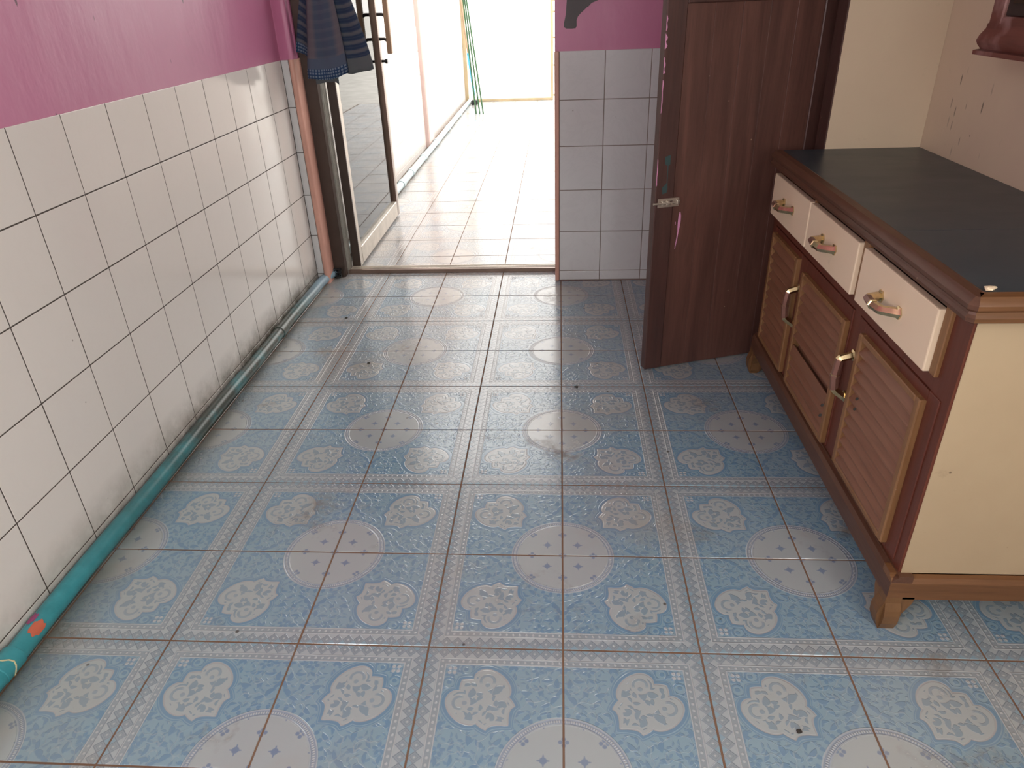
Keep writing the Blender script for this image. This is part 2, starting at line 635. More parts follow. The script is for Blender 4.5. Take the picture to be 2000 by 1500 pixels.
M['aluminium_dull'] = simple('dull_grey_aluminium', (0.42, 0.41, 0.37), 0.45, 0.5, nscale=20)
M['steel'] = simple('latch_steel', (0.60, 0.55, 0.47), 0.35, 0.8)
M['brass'] = simple('worn_brass', (0.62, 0.50, 0.29), 0.24, 1.0, nscale=60, var=0.3)
M['copper'] = simple('coppery_grip', (0.20, 0.095, 0.07), 0.35, 0.2)
M['black_metal'] = simple('black_metal', (0.02, 0.02, 0.02), 0.5, 0.3)
M['tan_metal'] = simple('tan_painted_metal', (0.42, 0.33, 0.20), 0.5)
M['handle_tan'] = simple('tan_handle_bar', (0.30, 0.20, 0.12), 0.4)
M['pipe'] = None
M['red_wood'] = make_wood('red_brown_wood', (0.10, 0.025, 0.013), (0.135, 0.037, 0.020), 'z', 0.42)
M['olive_wood'] = make_wood('olive_brown_wood', (0.19, 0.092, 0.034), (0.25, 0.128, 0.054), 'z', 0.42)
M['slat_wood'] = make_wood('louvre_wood', (0.185, 0.080, 0.043), (0.235, 0.112, 0.062), 'y', 0.42)
M['mould_wood'] = make_wood('moulding_wood', (0.078, 0.032, 0.018), (0.115, 0.052, 0.028), 'y', 0.4)
M['mould_wood_x'] = make_wood('end_moulding_wood', (0.13, 0.058, 0.022), (0.19, 0.088, 0.035), 'x', 0.4)
M['foot_wood'] = make_wood('foot_wood', (0.135, 0.066, 0.024), (0.17, 0.085, 0.032), 'z', 0.45)
M['door_wood'] = make_wood('dark_door_wood', (0.075, 0.034, 0.027), (0.145, 0.066, 0.050), 'z', 0.42, 0.8)
M['door_stile'] = make_wood('dark_door_stile_wood', (0.058, 0.028, 0.024), (0.085, 0.038, 0.031), 'z', 0.42)
M['cupboard_wood'] = make_wood('worn_red_cupboard_wood', (0.105, 0.034, 0.024), (0.15, 0.052, 0.037), 'y', 0.5, worn=(0.36, 0.22, 0.205), worn_amt=0.2)
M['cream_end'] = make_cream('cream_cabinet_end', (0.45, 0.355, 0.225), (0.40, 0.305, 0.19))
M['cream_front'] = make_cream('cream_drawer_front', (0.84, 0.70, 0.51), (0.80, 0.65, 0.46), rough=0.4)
M['cream_wall'] = make_cream('cream_wall_paint', (0.62, 0.51, 0.37), (0.56, 0.45, 0.34), 0.9)
M['cream_panel'] = make_cream('cream_partition_paint', (0.62, 0.515, 0.36), (0.57, 0.46, 0.33))
M['slate'] = None


def mat_pipe():
    m, nt, b = NT('teal_pvc')
    co = coords(nt, 'pos')
    sp_ = node(nt, 'ShaderNodeSeparateXYZ')
    nt.links.new(co, sp_.inputs[0])
    n = noise(nt, co, 6.0, 5, 0.7)
    n2 = noise(nt, co, 26.0, 4, 0.7)
    y = E(sp_.outputs[1])
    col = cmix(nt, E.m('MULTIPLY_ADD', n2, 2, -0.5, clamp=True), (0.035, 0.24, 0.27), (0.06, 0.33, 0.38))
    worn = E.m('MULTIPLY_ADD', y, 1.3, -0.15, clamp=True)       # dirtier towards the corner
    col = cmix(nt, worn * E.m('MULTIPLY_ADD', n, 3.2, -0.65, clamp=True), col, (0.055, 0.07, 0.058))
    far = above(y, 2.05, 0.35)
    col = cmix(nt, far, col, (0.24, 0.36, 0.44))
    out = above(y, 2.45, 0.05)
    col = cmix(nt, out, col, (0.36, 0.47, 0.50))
    setin(nt, b, 'Base Color', col)
    b.inputs['Roughness'].default_value = 0.3
    bump(nt, b, n2, 0.001, 0.4)
    return m


M['pipe'] = mat_pipe()


def mat_slate():
    m, nt, b = NT('dark_slate_laminate')
    co = coords(nt, 'pos', (1, 2.2, 1))
    n = noise(nt, co, 5.0, 5, 0.6, 0.6)
    n2 = noise(nt, coords(nt, 'pos'), 22.0, 3)
    col = cmix(nt, E.m('MULTIPLY_ADD', n, 2.4, -0.7, clamp=True), (0.026, 0.042, 0.056), (0.044, 0.062, 0.074))
    setin(nt, b, 'Base Color', col)
    setin(nt, b, 'Roughness', n * 0.2 + 0.25)
    b.inputs['Specular IOR Level'].default_value = 0.4
    bump(nt, b, n2, 0.0006, 0.4)
    return m


M['slate'] = mat_slate()


def mat_glass():
    m, nt, b = NT('door_glass')
    nt.nodes.remove(b)
    out = nt.nodes['Material Output']
    tr = node(nt, 'ShaderNodeBsdfTransparent')
    tr.inputs[0].default_value = (0.86, 0.89, 0.87, 1)
    gl = node(nt, 'ShaderNodeBsdfGlossy')
    gl.inputs['Roughness'].default_value = 0.02
    fr = node(nt, 'ShaderNodeFresnel')
    fr.inputs[0].default_value = 1.5
    mix = node(nt, 'ShaderNodeMixShader')
    nt.links.new(fr.outputs[0], mix.inputs[0])
    nt.links.new(tr.outputs[0], mix.inputs[1])
    nt.links.new(gl.outputs[0], mix.inputs[2])
    nt.links.new(mix.outputs[0], out.inputs[0])
    return m


M['glass'] = mat_glass()


def mat_cloth():
    m, nt, b = NT('blue_striped_cloth')
    uv = node(nt, 'ShaderNodeTexCoord').outputs['UV']
    sp_ = node(nt, 'ShaderNodeSeparateXYZ')
    nt.links.new(uv, sp_.inputs[0])
    u, v = E(sp_.outputs[0]), E(sp_.outputs[1])       # u metres across, v metres above the hem
    n = noise(nt, coords(nt, 'uv', (1, 1, 1)), 14.0, 3)
    sv = fract((v + n * 0.006) / 0.036)
    stripe = band(sv, 0.5, 0.20, 0.15)
    thin = band(fract((v + 0.01) / 0.0122), 0.5, 0.16, 0.2)
    front = above(u, 0.155, 0.004) * below(u, 0.372, 0.004)
    right = above(u, 0.372, 0.004)
    col = cmix(nt, stripe * (1.0 - front * 0.55), (0.030, 0.046, 0.085), (0.105, 0.108, 0.125))
    col = cmix(nt, front * 0.45, col, (0.105, 0.125, 0.17))
    col = cmix(nt, thin * 0.3, col, (0.065, 0.08, 0.12))
    edge = mx(band(u, 0.195, 0.022, 0.02), band(u, 0.345, 0.016, 0.02))
    col = cmix(nt, edge * 0.5, col, (0.17, 0.125, 0.125))
    col = cmix(nt, below(v, 0.085, 0.004) * front, col, (0.08, 0.10, 0.145))
    chk = mx(band(fract(u / 0.0125), 0.5, 0.2, 0.1), band(fract(v / 0.0125), 0.5, 0.2, 0.1))
    ccol = cmix(nt, chk, (0.15, 0.19, 0.25), (0.022, 0.048, 0.11))
    col = cmix(nt, below(v, 0.042, 0.003) * (1.0 - right), col, ccol)
    col = cmix(nt, below(v, 0.062, 0.004) * right, col, (0.105, 0.115, 0.125))
    setin(nt, b, 'Base Color', col)
    b.inputs['Roughness'].default_value = 0.95
    b.inputs['Specular IOR Level'].default_value = 0.15
    bump(nt, b, noise(nt, coords(nt, 'uv', (1, 1, 1)), 400.0, 1), 0.0006, 0.5)
    return m


M['cloth'] = mat_cloth()
M['pink_paint'] = simple('pink_paint_smear', (0.62, 0.28, 0.46), 0.4)
M['teal_paint'] = simple('faded_teal_paint', (0.03, 0.062, 0.062), 0.6)
M['grey_paint'] = simple('dark_grey_paint', (0.098, 0.092, 0.095), 0.6, var=0.1)
M['orange_paint'] = simple('orange_paint_smear', (0.55, 0.13, 0.07), 0.5)
M['magenta_paint'] = simple('magenta_paint_smear', (0.30, 0.06, 0.17), 0.5)
M['crumb'] = simple('dark_crumb', (0.03, 0.026, 0.022), 0.8)
M['chip'] = simple('cream_chip', (0.8, 0.66, 0.45), 0.7)
M['bamboo'] = simple('green_cane', (0.025, 0.085, 0.03), 0.6)
M['blue_plastic'] = simple('blue_plastic', (0.05, 0.35, 0.55), 0.4)
M['dark_inside'] = simple('dark_interior', (0.03, 0.018, 0.013), 0.7)
M['amber_glass'] = simple('smoked_pane', (0.035, 0.02, 0.012), 0.08)
M['rubber'] = simple('black_cable', (0.012, 0.012, 0.013), 0.5)

# ------------------------------------------------------------------ SETTING: floors
T = 0.3
floor = struct(obj('floor', B(-1.30, 1.30, -3.7, 2.44, -0.06, -0.0010), M['grout_brown']))


def tile_mesh(sx0, sx1, sy0, sy1, z0, z1, bev, mat, name):
    """floor tile with eased top edges, in coordinates about the full tile's centre"""
    bm = bmesh.new()
    a = [bm.verts.new(p) for p in ((sx0, sy0, z0), (sx1, sy0, z0), (sx1, sy1, z0), (sx0, sy1, z0))]
    c = [bm.verts.new(p) for p in ((sx0, sy0, z1 - bev), (sx1, sy0, z1 - bev), (sx1, sy1, z1 - bev), (sx0, sy1, z1 - bev))]
    e = [bm.verts.new(p) for p in ((sx0 + bev, sy0 + bev, z1), (sx1 - bev, sy0 + bev, z1), (sx1 - bev, sy1 - bev, z1), (sx0 + bev, sy1 - bev, z1))]
    for i in range(4):
        j = (i + 1) % 4
        bm.faces.new((a[i], a[j], c[j], c[i]))
        bm.faces.new((c[i], c[j], e[j], e[i]))
    bm.faces.new(e)
    bm.faces.new(a[::-1])
    return mesh(name, bm, mat)


G = 0.0020
HF = T / 2 - G
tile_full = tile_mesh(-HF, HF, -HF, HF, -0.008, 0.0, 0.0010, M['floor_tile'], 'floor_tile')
rng = random.Random(4)


def lay_tile(parent, i, j, me=None, tilt=0.0011):
    lox, loy = (i % 2 == 0), (j % 2 == 1)
    rot = {(True, True): 0, (False, True): PI / 2, (False, False): PI, (True, False): 3 * PI / 2}[(lox, loy)]
    o = link('tile', me or tile_full, parent, ((i + .5) * T, (j + .5) * T, rng.uniform(-0.0002, 0.0003)),
             (rng.gauss(0, tilt), rng.gauss(0, tilt), rot))
    return o


def cut_mesh(i, j, x0, x1, y0, y1):
    """a cut tile: the part of tile (i, j) inside the room rectangle, in the rotated tile's own frame"""
    lox, loy = (i % 2 == 0), (j % 2 == 1)
    rot = {(True, True): 0, (False, True): PI / 2, (False, False): PI, (True, False): 3 * PI / 2}[(lox, loy)]
    cx_, cy_ = (i + .5) * T, (j + .5) * T
    a = (max(x0 - cx_, -HF), min(x1 - cx_, HF), max(y0 - cy_, -HF), min(y1 - cy_, HF))
    cs = [Matrix.Rotation(-rot, 2) @ Vector(p) for p in ((a[0], a[2]), (a[1], a[3]))]
    xs = sorted(p.x for p in cs)
    ys = sorted(p.y for p in cs)
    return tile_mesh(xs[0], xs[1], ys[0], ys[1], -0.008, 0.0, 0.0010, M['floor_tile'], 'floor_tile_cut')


for j in range(-4, 8):
    lay_tile(floor, -5, j, cut_mesh(-5, j, -1.2450, 0, -9, 9))
    for i in range(-4, 4):
        if i == 3:
            lay_tile(floor, i, j, cut_mesh(i, j, 0, 1.146, -9, 9))
        elif j == 7 and i >= 0:
            lay_tile(floor, i, j, cut_mesh(i, j, -9, 9, 0, 2.296))
        else:
            lay_tile(floor, i, j)
cfloor = struct(obj('corridor_floor', B(-1.36, 0.62, 2.44, 9.32, -0.06, -0.0010), M['grout_brown']))
for j in range(8, 31):
    for i in range(-4, 1):
        lay_tile(cfloor, i, j)
    lay_tile(cfloor, 1, j, cut_mesh(1, j, -9, 0.447 if j < 20 else 0.6, -9, 99))
    if j < 20:
        lay_tile(cfloor, -5, j, cut_mesh(-5, j, -1.284, 0, -9, 99))
ground = struct(obj('ground', B(-60, 60, 9.32, 90, -0.12, -0.06), M['concrete']))
ground2 = struct(obj('yard_ground', B(0.62, 60, -30, 9.32, -0.12, -0.06), M['concrete']))

# ------------------------------------------------------------------ SETTING: walls
ZT = 1.0509
CH = 2.75
wlb = bmesh.new()
box(wlb, -1.40, -1.2485, -1.6, 2.45, -0.05, CH)
box(wlb, -1.40, -1.2485, -3.7, -2.6, -0.05, CH)
box(wlb, -1.40, -1.2485, -2.6, -1.6, -0.05, 1.1)
box(wlb, -1.40, -1.2485, -2.6, -1.6, 2.1, CH)
wl = struct(obj('wall_left', wlb, M['purple']))
wn = bmesh.new()
for a in ((-2.6, -2.55), (-1.65, -1.6), (-2.12, -2.08)):
    box(wn, -1.35, -1.30, a[0], a[1], 1.1, 2.1)
for a in ((1.1, 1.15), (2.05, 2.1)):
    box(wn, -1.35, -1.30, -2.6, -1.6, a[0], a[1])
struct(obj('added_window_3', wn, M['aluminium']))  # opening added out of view, for light on the cabinet front
g_ = obj('grout', B(-1.30, -1.24635, -0.7, 2.305, 0.0, ZT - 0.002), M['grout_dark'], wl)


def wall_tile_mesh(w, h, mat, name, t=0.008, bev=0.0014, g=0.0016):
    """square glazed tile lying in the local XZ plane, facing -Y, with pillowed edges"""
    bm = bmesh.new()
    x0, x1, z0, z1 = -w / 2 + g, w / 2 - g, -h / 2 + g, h / 2 - g
    rings = [(0, 0.0), (0, t - bev * 0.7), (bev * 0.35, t - bev * 0.2), (bev, t)]
    vr = []
    for ins, y in rings:
        vr.append([bm.verts.new(p) for p in ((x0 + ins, -y, z0 + ins), (x1 - ins, -y, z0 + ins), (x1 - ins, -y, z1 - ins), (x0 + ins, -y, z1 - ins))])
    for a, c in zip(vr, vr[1:]):
        for i in range(4):
            j = (i + 1) % 4
            bm.faces.new((a[i], a[j], c[j], c[i]))
    bm.faces.new(vr[-1])
    bm.faces.new(vr[0][::-1])
    return mesh(name, bm, mat)


TW = 0.2


def tile_wall(parent, mat, name, spans, rows, place, jit=0.0012):
    """spans: (a0, a1) along the wall; rows: (z0, z1); place(a, z) -> location, rot z"""
    cache = {}
    for a0, a1 in spans:
        for z0, z1 in rows:
            key = (round(a1 - a0, 4), round(z1 - z0, 4))
            if key not in cache:
                cache[key] = wall_tile_mesh(key[0], key[1], mat, name)
            loc, rz = place((a0 + a1) / 2, (z0 + z1) / 2)
            link('tile', cache[key], parent, loc, (rng.gauss(0, jit), rng.gauss(0, jit * 0.4), rz + rng.gauss(0, jit)))


rows6 = [(0.003, 0.0509)] + [(0.0509 + TW * k, 0.0509 + TW * (k + 1)) for k in range(5)]
ys = [0.3035 + TW * k for k in range(-5, 10)]
spans = list(zip(ys, ys[1:])) + [(ys[-1], 2.2985)]
tile_wall(wl, M['tile_white'], 'white_tile', spans, rows6, lambda a, z: ((-1.2465 + 0.008 - 0.008 + 0.006 - 0.006, a, z), PI / 2))
for c in wl.children:                      # the tile's glazed face sits 2 mm proud of the joints
    if c.name.startswith('tile'):
        c.location.x = -1.2535

# back wall with the doorway
XD0, XD1 = -1.2, -0.0265
wb = bmesh.new()
box(wb, XD1, 1.40, 2.303, 2.45, -0.05, CH)
box(wb, -1.2484, XD1, 2.303, 2.45, 2.12, CH)
box(wb, -1.2484, -1.1905, 2.303, 2.45, -0.05, 2.12)
wall_back = struct(obj('wall_back', wb, M['purple']))
obj('grout', B(-0.008, 1.15, 2.3015, 2.31, 0.0, ZT - 0.004), M['grout_tan'], wall_back)
xs = [-0.0078 + TW * k for k in range(6)]
spans = list(zip(xs, xs[1:])) + [(xs[-1], 1.146)]
tile_wall(wall_back, M['tile_back'], 'grey_tile', spans, rows6, lambda a, z: ((a, 2.308, z), 0))
obj('grout', B(-1.2465, -1.212, 2.3015, 2.31, 0.0, ZT - 0.004), M['grout_dark'], wall_back)
tile_wall(wall_back, M['tile_back'], 'grey_tile', [(-1.2462, -1.2115)], rows6, lambda a, z: ((a, 2.308, z), 0))
# rounded painted corner of the left return, above the tiles
bm = bmesh.new()
prism(bm, [(-1.2484, 2.304)] + [(-1.206 + 0.022 * math.sin(a), 2.304 - 0.010 + 0.010 * (1 - math.cos(a)) - 0.002) for a in [k * PI / 12 for k in range(0, 7)]] + [(-1.184, 2.33), (-1.2484, 2.33)], 'z', ZT, 2.12)
obj('rounded_corner', bm, M['purple'], wall_back, 40)
# dark grey painted patch high on the wall, flat paint
pts = [(0.026, 1.30), (0.024, 1.244), (0.020, 1.19), (0.0125, 1.158), (0.012, 1.143), (0.022, 1.137), (0.045, 1.136), (0.062, 1.137), (0.0665, 1.145), (0.066, 1.168),
       (0.072, 1.182), (0.085, 1.195), (0.098, 1.205), (0.108, 1.214), (0.117, 1.219), (0.128, 1.230), (0.159, 1.241), (0.185, 1.262), (0.2, 1.30), (0.19, 1.36), (0.12, 1.42), (0.05, 1.40)]
bm = bmesh.new()
prism(bm, pts, 'y', 2.3022, 2.3034)
o = obj('painted_patch', bm, M['grey_paint'], wall_back)
o['label'] = 'dark grey painted patch on the purple paint'
# pink trims of the doorway
t1 = struct(obj('trim_1', B(-0.0285, -0.0085, 2.2935, 2.312, 0.0, ZT, bev=0.004, seg=2), M['trim_pink']))
bm = bmesh.new()
prism(bm, [(-1.2110, 2.312)] + [(-1.197 - 0.0135 * math.cos(a), 2.30 - 0.0135 * math.sin(a)) for a in [k * PI / 10 for k in range(11)]] + [(-1.1835, 2.384), (-1.2105, 2.384)], 'z', 0.0, ZT)
t2 = struct(obj('trim_2', bm, M['trim_pink'], None, 40))

# right wall, with a side window behind the camera
wr = bmesh.new()
Y0, Y1, Z0, Z1 = -1.75, -0.75, 1.0, 2.1
box(wr, 1.15, 1.30, Y1, 2.45, -0.05, CH)
box(wr, 1.15, 1.30, -3.7, Y0, -0.05, CH)
box(wr, 1.15, 1.30, Y0, Y1, -0.05, Z0)
box(wr, 1.15, 1.30, Y0, Y1, Z1, CH)
wall_right = struct(obj('wall_right', wr, M['cream_wall']))
wn = bmesh.new()
for a in ((Y0, Y0 + 0.05), (Y1 - 0.05, Y1), ((Y0 + Y1) / 2 - 0.02, (Y0 + Y1) / 2 + 0.02)):
    box(wn, 1.19, 1.24, a[0], a[1], Z0, Z1)
for a in ((Z0, Z0 + 0.05), (Z1 - 0.05, Z1)):
    box(wn, 1.19, 1.24, Y0, Y1, a[0], a[1])
struct(obj('window_1', wn, M['aluminium']))
# rear wall, behind the camera, with a wide window
rw = bmesh.new()
box(rw, -1.40, -0.95, -3.7, -3.6, -0.05, CH)
box(rw, 0.75, 1.30, -3.7, -3.6, -0.05, CH)
box(rw, -0.95, 0.75, -3.7, -3.6, -0.05, 0.9)
box(rw, -0.95, 0.75, -3.7, -3.6, 2.1, CH)
struct(obj('wall_rear', rw, M['rear_wall']))
wn = bmesh.new()
for a in ((-0.95, -0.90), (0.70, 0.75), (-0.13, -0.07)):
    box(wn, a[0], a[1], -3.67, -3.63, 0.9, 2.1)
for a in ((0.9, 0.95), (2.05, 2.1)):
    box(wn, -0.95, 0.75, -3.67, -3.63, a[0], a[1])
struct(obj('window_2', wn, M['aluminium']))
struct(obj('ceiling', B(-1.40, 1.30, -3.7, 2.45, CH, CH + 0.1), M['ceiling']))

# cream partition beside the wooden door
part = struct(obj('wall_partition', B(0.8525, 1.1495, 1.345, 1.42, 0.0, CH), M['cream_panel']))

# ------------------------------------------------------------------ SETTING: passage beyond the doorway
XW = -1.284
cw = struct(obj('wall_corridor', B(-1.45, XW - 0.004, 2.45, 9.3, -0.05, 2.6), M['corridor_paint']))
ysc = [2.491 + TW * k for k in range(0, 19)]
tile_wall(cw, M['tile_corridor'], 'pale_tile', list(zip(ysc, ysc[1:])), rows6, lambda a, z: ((XW - 0.007, a, z), PI / 2), 0.001)
obj('far_tiling', B(XW - 0.01, XW - 0.001, ysc[-1], 9.2, 0.0, ZT), M['tile_corridor'], cw)
pil = struct(obj('pillar', B(-1.40, -1.243, 5.92, 6.2, 0.0, 2.6, bev=0.01), M['pillar_pink']))
struct(obj('added_shade_eave', B(-1.45, 0.62, 2.45, 4.2, 2.6, 2.7), M['ceiling']))  # unseen roof strip, added to cut sky light on the passage floor
struct(obj('added_light_parapet', B(0.45, 0.6, 2.45, 6.0, -0.05, 1.05), M['corridor_paint']))  # unseen low wall, added to hold light off the floor yet let it over

gate = thing('gate_frame', 'tan metal gate frame standing open at the bright far end of the passage', 'gate', (-0.68, 9.22, 0))
obj('post', B(-0.121, -0.087, 9.19, 9.23, 0.0, 2.6, bev=0.003), M['tan_metal'], gate)
obj('post', B(-1.283, -1.236, 9.19, 9.23, 0.0, 2.6, bev=0.003), M['tan_metal'], gate)
obj('threshold_bar', B(-1.236, -0.121, 9.19, 9.23, 0.0, 0.032, bev=0.003), M['tan_metal'], gate)
for z in (0.05, 0.42, 0.75, 1.05, 1.18, 1.6):
    obj('hinge', B(-0.087, -0.06, 9.20, 9.22, z, z + 0.02, bev=0.002), M['tan_metal'], gate)

# ------------------------------------------------------------------ glass door, frame and threshold
frame = struct(thing('trim_3', '', ''))
del frame['label'], frame['category']
bm = bmesh.new()
box(bm, -1.1900, -1.126, 2.385, 2.43, 0.0, 2.12, bev=0.002)
obj('frame_post', bm, M['bronze'], frame)
bm = bmesh.new()
box(bm, -1.24, -1.124, 2.43, 2.496, 0.0, 2.12)
for k in range(4):
    y = 2.436 + k * 0.0155
    box(bm, -1.124, -1.118, y, y + 0.007, 0.0, 2.12, bev=0.001)
obj('grooved_jamb', bm, M['aluminium_dull'], frame)
bm = bmesh.new()
box(bm, XD1, 0.02, 2.45, 2.496, 0.0, 2.12, bev=0.002)
obj('frame_post', bm, M['bronze'], frame)
bm = bmesh.new()
box(bm, -1.24, 0.02, 2.452, 2.496, 2.12, 2.17, bev=0.002)
obj('frame_head', bm, M['bronze'], frame)

sill = struct(thing('trim_4', '', ''))
del sill['label'], sill['category']
obj('sill_face', B(-1.126, XD1, 2.432, 2.450, 0.0, 0.020, bev=0.001), M['bronze_face'], sill)
bm = bmesh.new()
box(bm, -1.116, XD1, 2.450, 2.500, 0.0, 0.014)
for y in (2.450, 2.468, 2.486):
    box(bm, -1.116, XD1, y, y + 0.008, 0.014, 0.022, bev=0.001)
obj('sill_track', bm, M['aluminium'], sill)
for x in (-0.12, -0.62, -0.95):
    bm = bmesh.new()
    tube(bm, [(x, 2.461, 0.0135), (x, 2.461, 0.016)], 0.004, 8)
    obj('screw', bm, M['black_metal'], sill)

# leaf: hinged at the left jamb, swung out into the passage
LX0, LX1 = -1.116, -1.073
leaf = struct(thing('door_1', '', '', ((LX0 + LX1) / 2, 2.50, 0.0)))
del leaf['label'], leaf['category']
bm = bmesh.new()
box(bm, LX0, LX1, 2.500, 2.512, 0.012, 2.08, bev=0.002, mi=0)
box(bm, LX0 + 0.001, LX1 - 0.001, 2.512, 2.56, 0.012, 2.08, bev=0.002, mi=1)
obj('hinge_stile', bm, [M['bronze'], M['aluminium']], leaf)
bm = bmesh.new()
box(bm, LX0, LX1, 3.505, 3.548, 0.012, 2.08, bev=0.003, mi=0)
box(bm, LX0 + 0.001, LX1 - 0.001, 3.548, 3.572, 0.012, 2.08, bev=0.002, mi=1)
obj('lock_stile', bm, [M['bronze_face'], M['aluminium']], leaf)
obj('bottom_rail', B(LX0 + 0.002, LX1, 2.56, 3.505, 0.014, 0.108, bev=0.003), M['aluminium'], leaf)
obj('top_rail', B(LX0 + 0.002, LX1, 2.56, 3.505, 2.0, 2.08, bev=0.003), M['aluminium'], leaf)
obj('pane', B(-1.098, -1.093, 2.558, 3.508, 0.105, 2.002), M['glass'], leaf)
for sgn, nm in ((1, 0), (-1, 1)):
    xb = LX1 if sgn > 0 else LX0
    h = obj('pull_handle', B(min(xb + sgn * 0.042, xb + sgn * 0.072), max(xb + sgn * 0.042, xb + sgn * 0.072), 3.508, 3.545, 0.985, 1.36, bev=0.004), M['handle_tan'], leaf)
    h['label'] = 'tan pull bar on two black brackets'
    for z in (1.065, 1.195, 1.30):
        bm = bmesh.new()
        tube(bm, [(xb, 3.526, z), (xb + sgn * 0.03, 3.526, z), (xb + sgn * 0.046, 3.526, z - 0.008), (xb + sgn * 0.054, 3.526, z - 0.018)], 0.009, 8)
        obj('bracket', bm, M['black_metal'], h)
bm = bmesh.new()
tube(bm, [(LX1, 3.53, 0.945), (LX1 + 0.02, 3.53, 0.945), (LX1 + 0.021, 3.53, 0.945), (LX1 + 0.034, 3.53, 0.945)], [0.008, 0.008, 0.014, 0.014], 10)
obj('lock_knob', bm, M['black_metal'], leaf)

# ------------------------------------------------------------------ brown wooden door leaf, standing ajar
ang = math.atan2(1.467 - 1.318, 0.774 - 0.314)
wd = struct(thing('door_2', '', '', (0.314, 1.318, 0.0), ang))
del wd['label'], wd['category']
wd['_local'] = 1
LW = 0.61
D = 0.036
Hh = 1.92
obj('stile', B(0.0, 0.068, 0.0, D, 0.006, Hh, bev=0.003), M['door_stile'], wd)
obj('stile', B(LW - 0.068, LW, 0.0, D, 0.006, Hh, bev=0.003), M['door_stile'], wd)
obj('rail', B(0.068, LW - 0.068, 0.001, D - 0.001, 1.232, 1.34, bev=0.003), M['door_stile'], wd)
obj('rail', B(0.068, LW - 0.068, 0.001, D - 0.001, Hh - 0.1, Hh, bev=0.003), M['door_stile'], wd)
npl = 5
pw = (LW - 0.136) / npl
for k in range(npl):
    dy = 0.0045 + (0.0006 if k % 2 else 0)
    obj('plank', B(0.068 + k * pw + 0.0002, 0.068 + (k + 1) * pw - 0.0002, dy, D - dy, 0.006, 1.232, bev=0.0008), M['door_wood'], wd)
obj('upper_panel', B(0.068, LW - 0.068, 0.006, D - 0.006, 1.34, Hh - 0.1), M['door_wood'], wd)
# sliding bolt
bolt = bmesh.new()
for z in (0.628, 0.648):
    box(bolt, 0.010, 0.088, -0.003, 0.0005, z - 0.005, z + 0.005, bev=0.001)
box(bolt, 0.010, 0.046, -0.0025, 0.0005, 0.626, 0.650, bev=0.001)
box(bolt, 0.064, 0.088, -0.0025, 0.0005, 0.626, 0.650, bev=0.001)
for x in (0.022, 0.040, 0.076):
    box(bolt, x, x + 0.012, -0.009, 0.0, 0.630, 0.646, bev=0.003, seg=2)
tube(bolt, [(-0.008, -0.006, 0.638), (0.070, -0.006, 0.638)], 0.0038, 10)
tube(bolt, [(0.056, -0.006, 0.638), (0.056, -0.019, 0.634)], 0.003, 8)
bl = obj('slide_bolt', bolt, M['steel'], wd)
bl['label'] = 'pale steel slide bolt'
for x, z in ((0.014, 0.648), (0.014, 0.628), (0.082, 0.648), (0.082, 0.628)):
    bm = bmesh.new()
    tube(bm, [(x, -0.0025, z), (x, -0.0038, z)], 0.003, 8)
    obj('screw', bm, M['black_metal'], bl)
# pink paint run on the planks, drips along the edge, faded teal outline of an old lock
bm = bmesh.new()
st = [(0.098, 0.600, .0022), (0.0985, 0.585, .0055), (0.098, 0.565, .0062), (0.0975, 0.548, .0052), (0.0965, 0.532, .0028), (0.0945, 0.510, .0026), (0.091, 0.485, .0022), (0.089, 0.470, .0010)]
l_ = [bm.verts.new((x - w, 0.0012, z)) for x, z, w in st]
m_ = [bm.verts.new((x, -0.0012 + 0.0005, z)) for x, z, w in st]
r_ = [bm.verts.new((x + w, 0.0012, z)) for x, z, w in st]
for k in range(len(st) - 1):
    bm.faces.new((l_[k], m_[k], m_[k + 1], l_[k + 1]))
    bm.faces.new((m_[k], r_[k], r_[k + 1], m_[k + 1]))
bm.verts.ensure_lookup_table()
for v_ in bm.verts:
    v_.co.y += 0.0036
pr = obj('paint_run', bm, M['pink_paint'], wd, 60)
pr['label'] = 'pink run of dried paint'
for k, (z0, z1, w) in enumerate([(1.115, 1.150, 0.006), (1.045, 1.085, 0.0045), (0.93, 1.02, 0.0018), (1.165, 1.20, 0.003), (0.70, 0.78, 0.0015)]):
    bm = bmesh.new()
    n = 7
    pp = [(0.0015 + 0.5 * w + 0.5 * w * math.sin(k * 2 + i * 1.7), z0 + (z1 - z0) * i / (n - 1)) for i in range(n)]
    prism(bm, [(0.0002, z0 - .004)] + pp + [(0.0002, z1 + .004)], 'y', -0.0012, 0.0008)
    obj('paint_drip', bm, M['pink_paint'], wd)
bm = bmesh.new()
prism(bm, [(0.026, 0.79), (0.045, 0.795), (0.046, 0.765), (0.040, 0.76), (0.0405, 0.70), (0.042, 0.69), (0.040, 0.672), (0.024, 0.668), (0.022, 0.69), (0.031, 0.698), (0.038, 0.705), (0.037, 0.76), (0.028, 0.765)], 'y', -0.0006, 0.0008)
obj('paint_trace', bm, M['teal_paint'], wd)
bm = bmesh.new()
prism(bm, [(0.0825, 0.566), (0.0845, 0.567), (0.0845, 0.556), (0.0825, 0.555)], 'y', 0.0040, 0.0056)
obj('paint_drip', bm, M['pink_paint'], wd)
# dark jamb the leaf hangs on, tucked behind the partition
struct(obj('trim_6', B(0.848, 0.8525, 1.3465, 1.43, 0.0, CH), M['door_stile']))
struct(obj('trim_5', B(0.885, 0.95, 1.4205, 1.485, 0.0, 2.0, bev=0.003), M['door_stile']))
for z in (0.25, 1.0, 1.7):
    bm = bmesh.new()
    tube(bm, [(LW - 0.02, -0.006, z), (LW - 0.02, -0.006, z + 0.08)], 0.006, 8)
    obj('hinge', bm, M['steel'], wd)

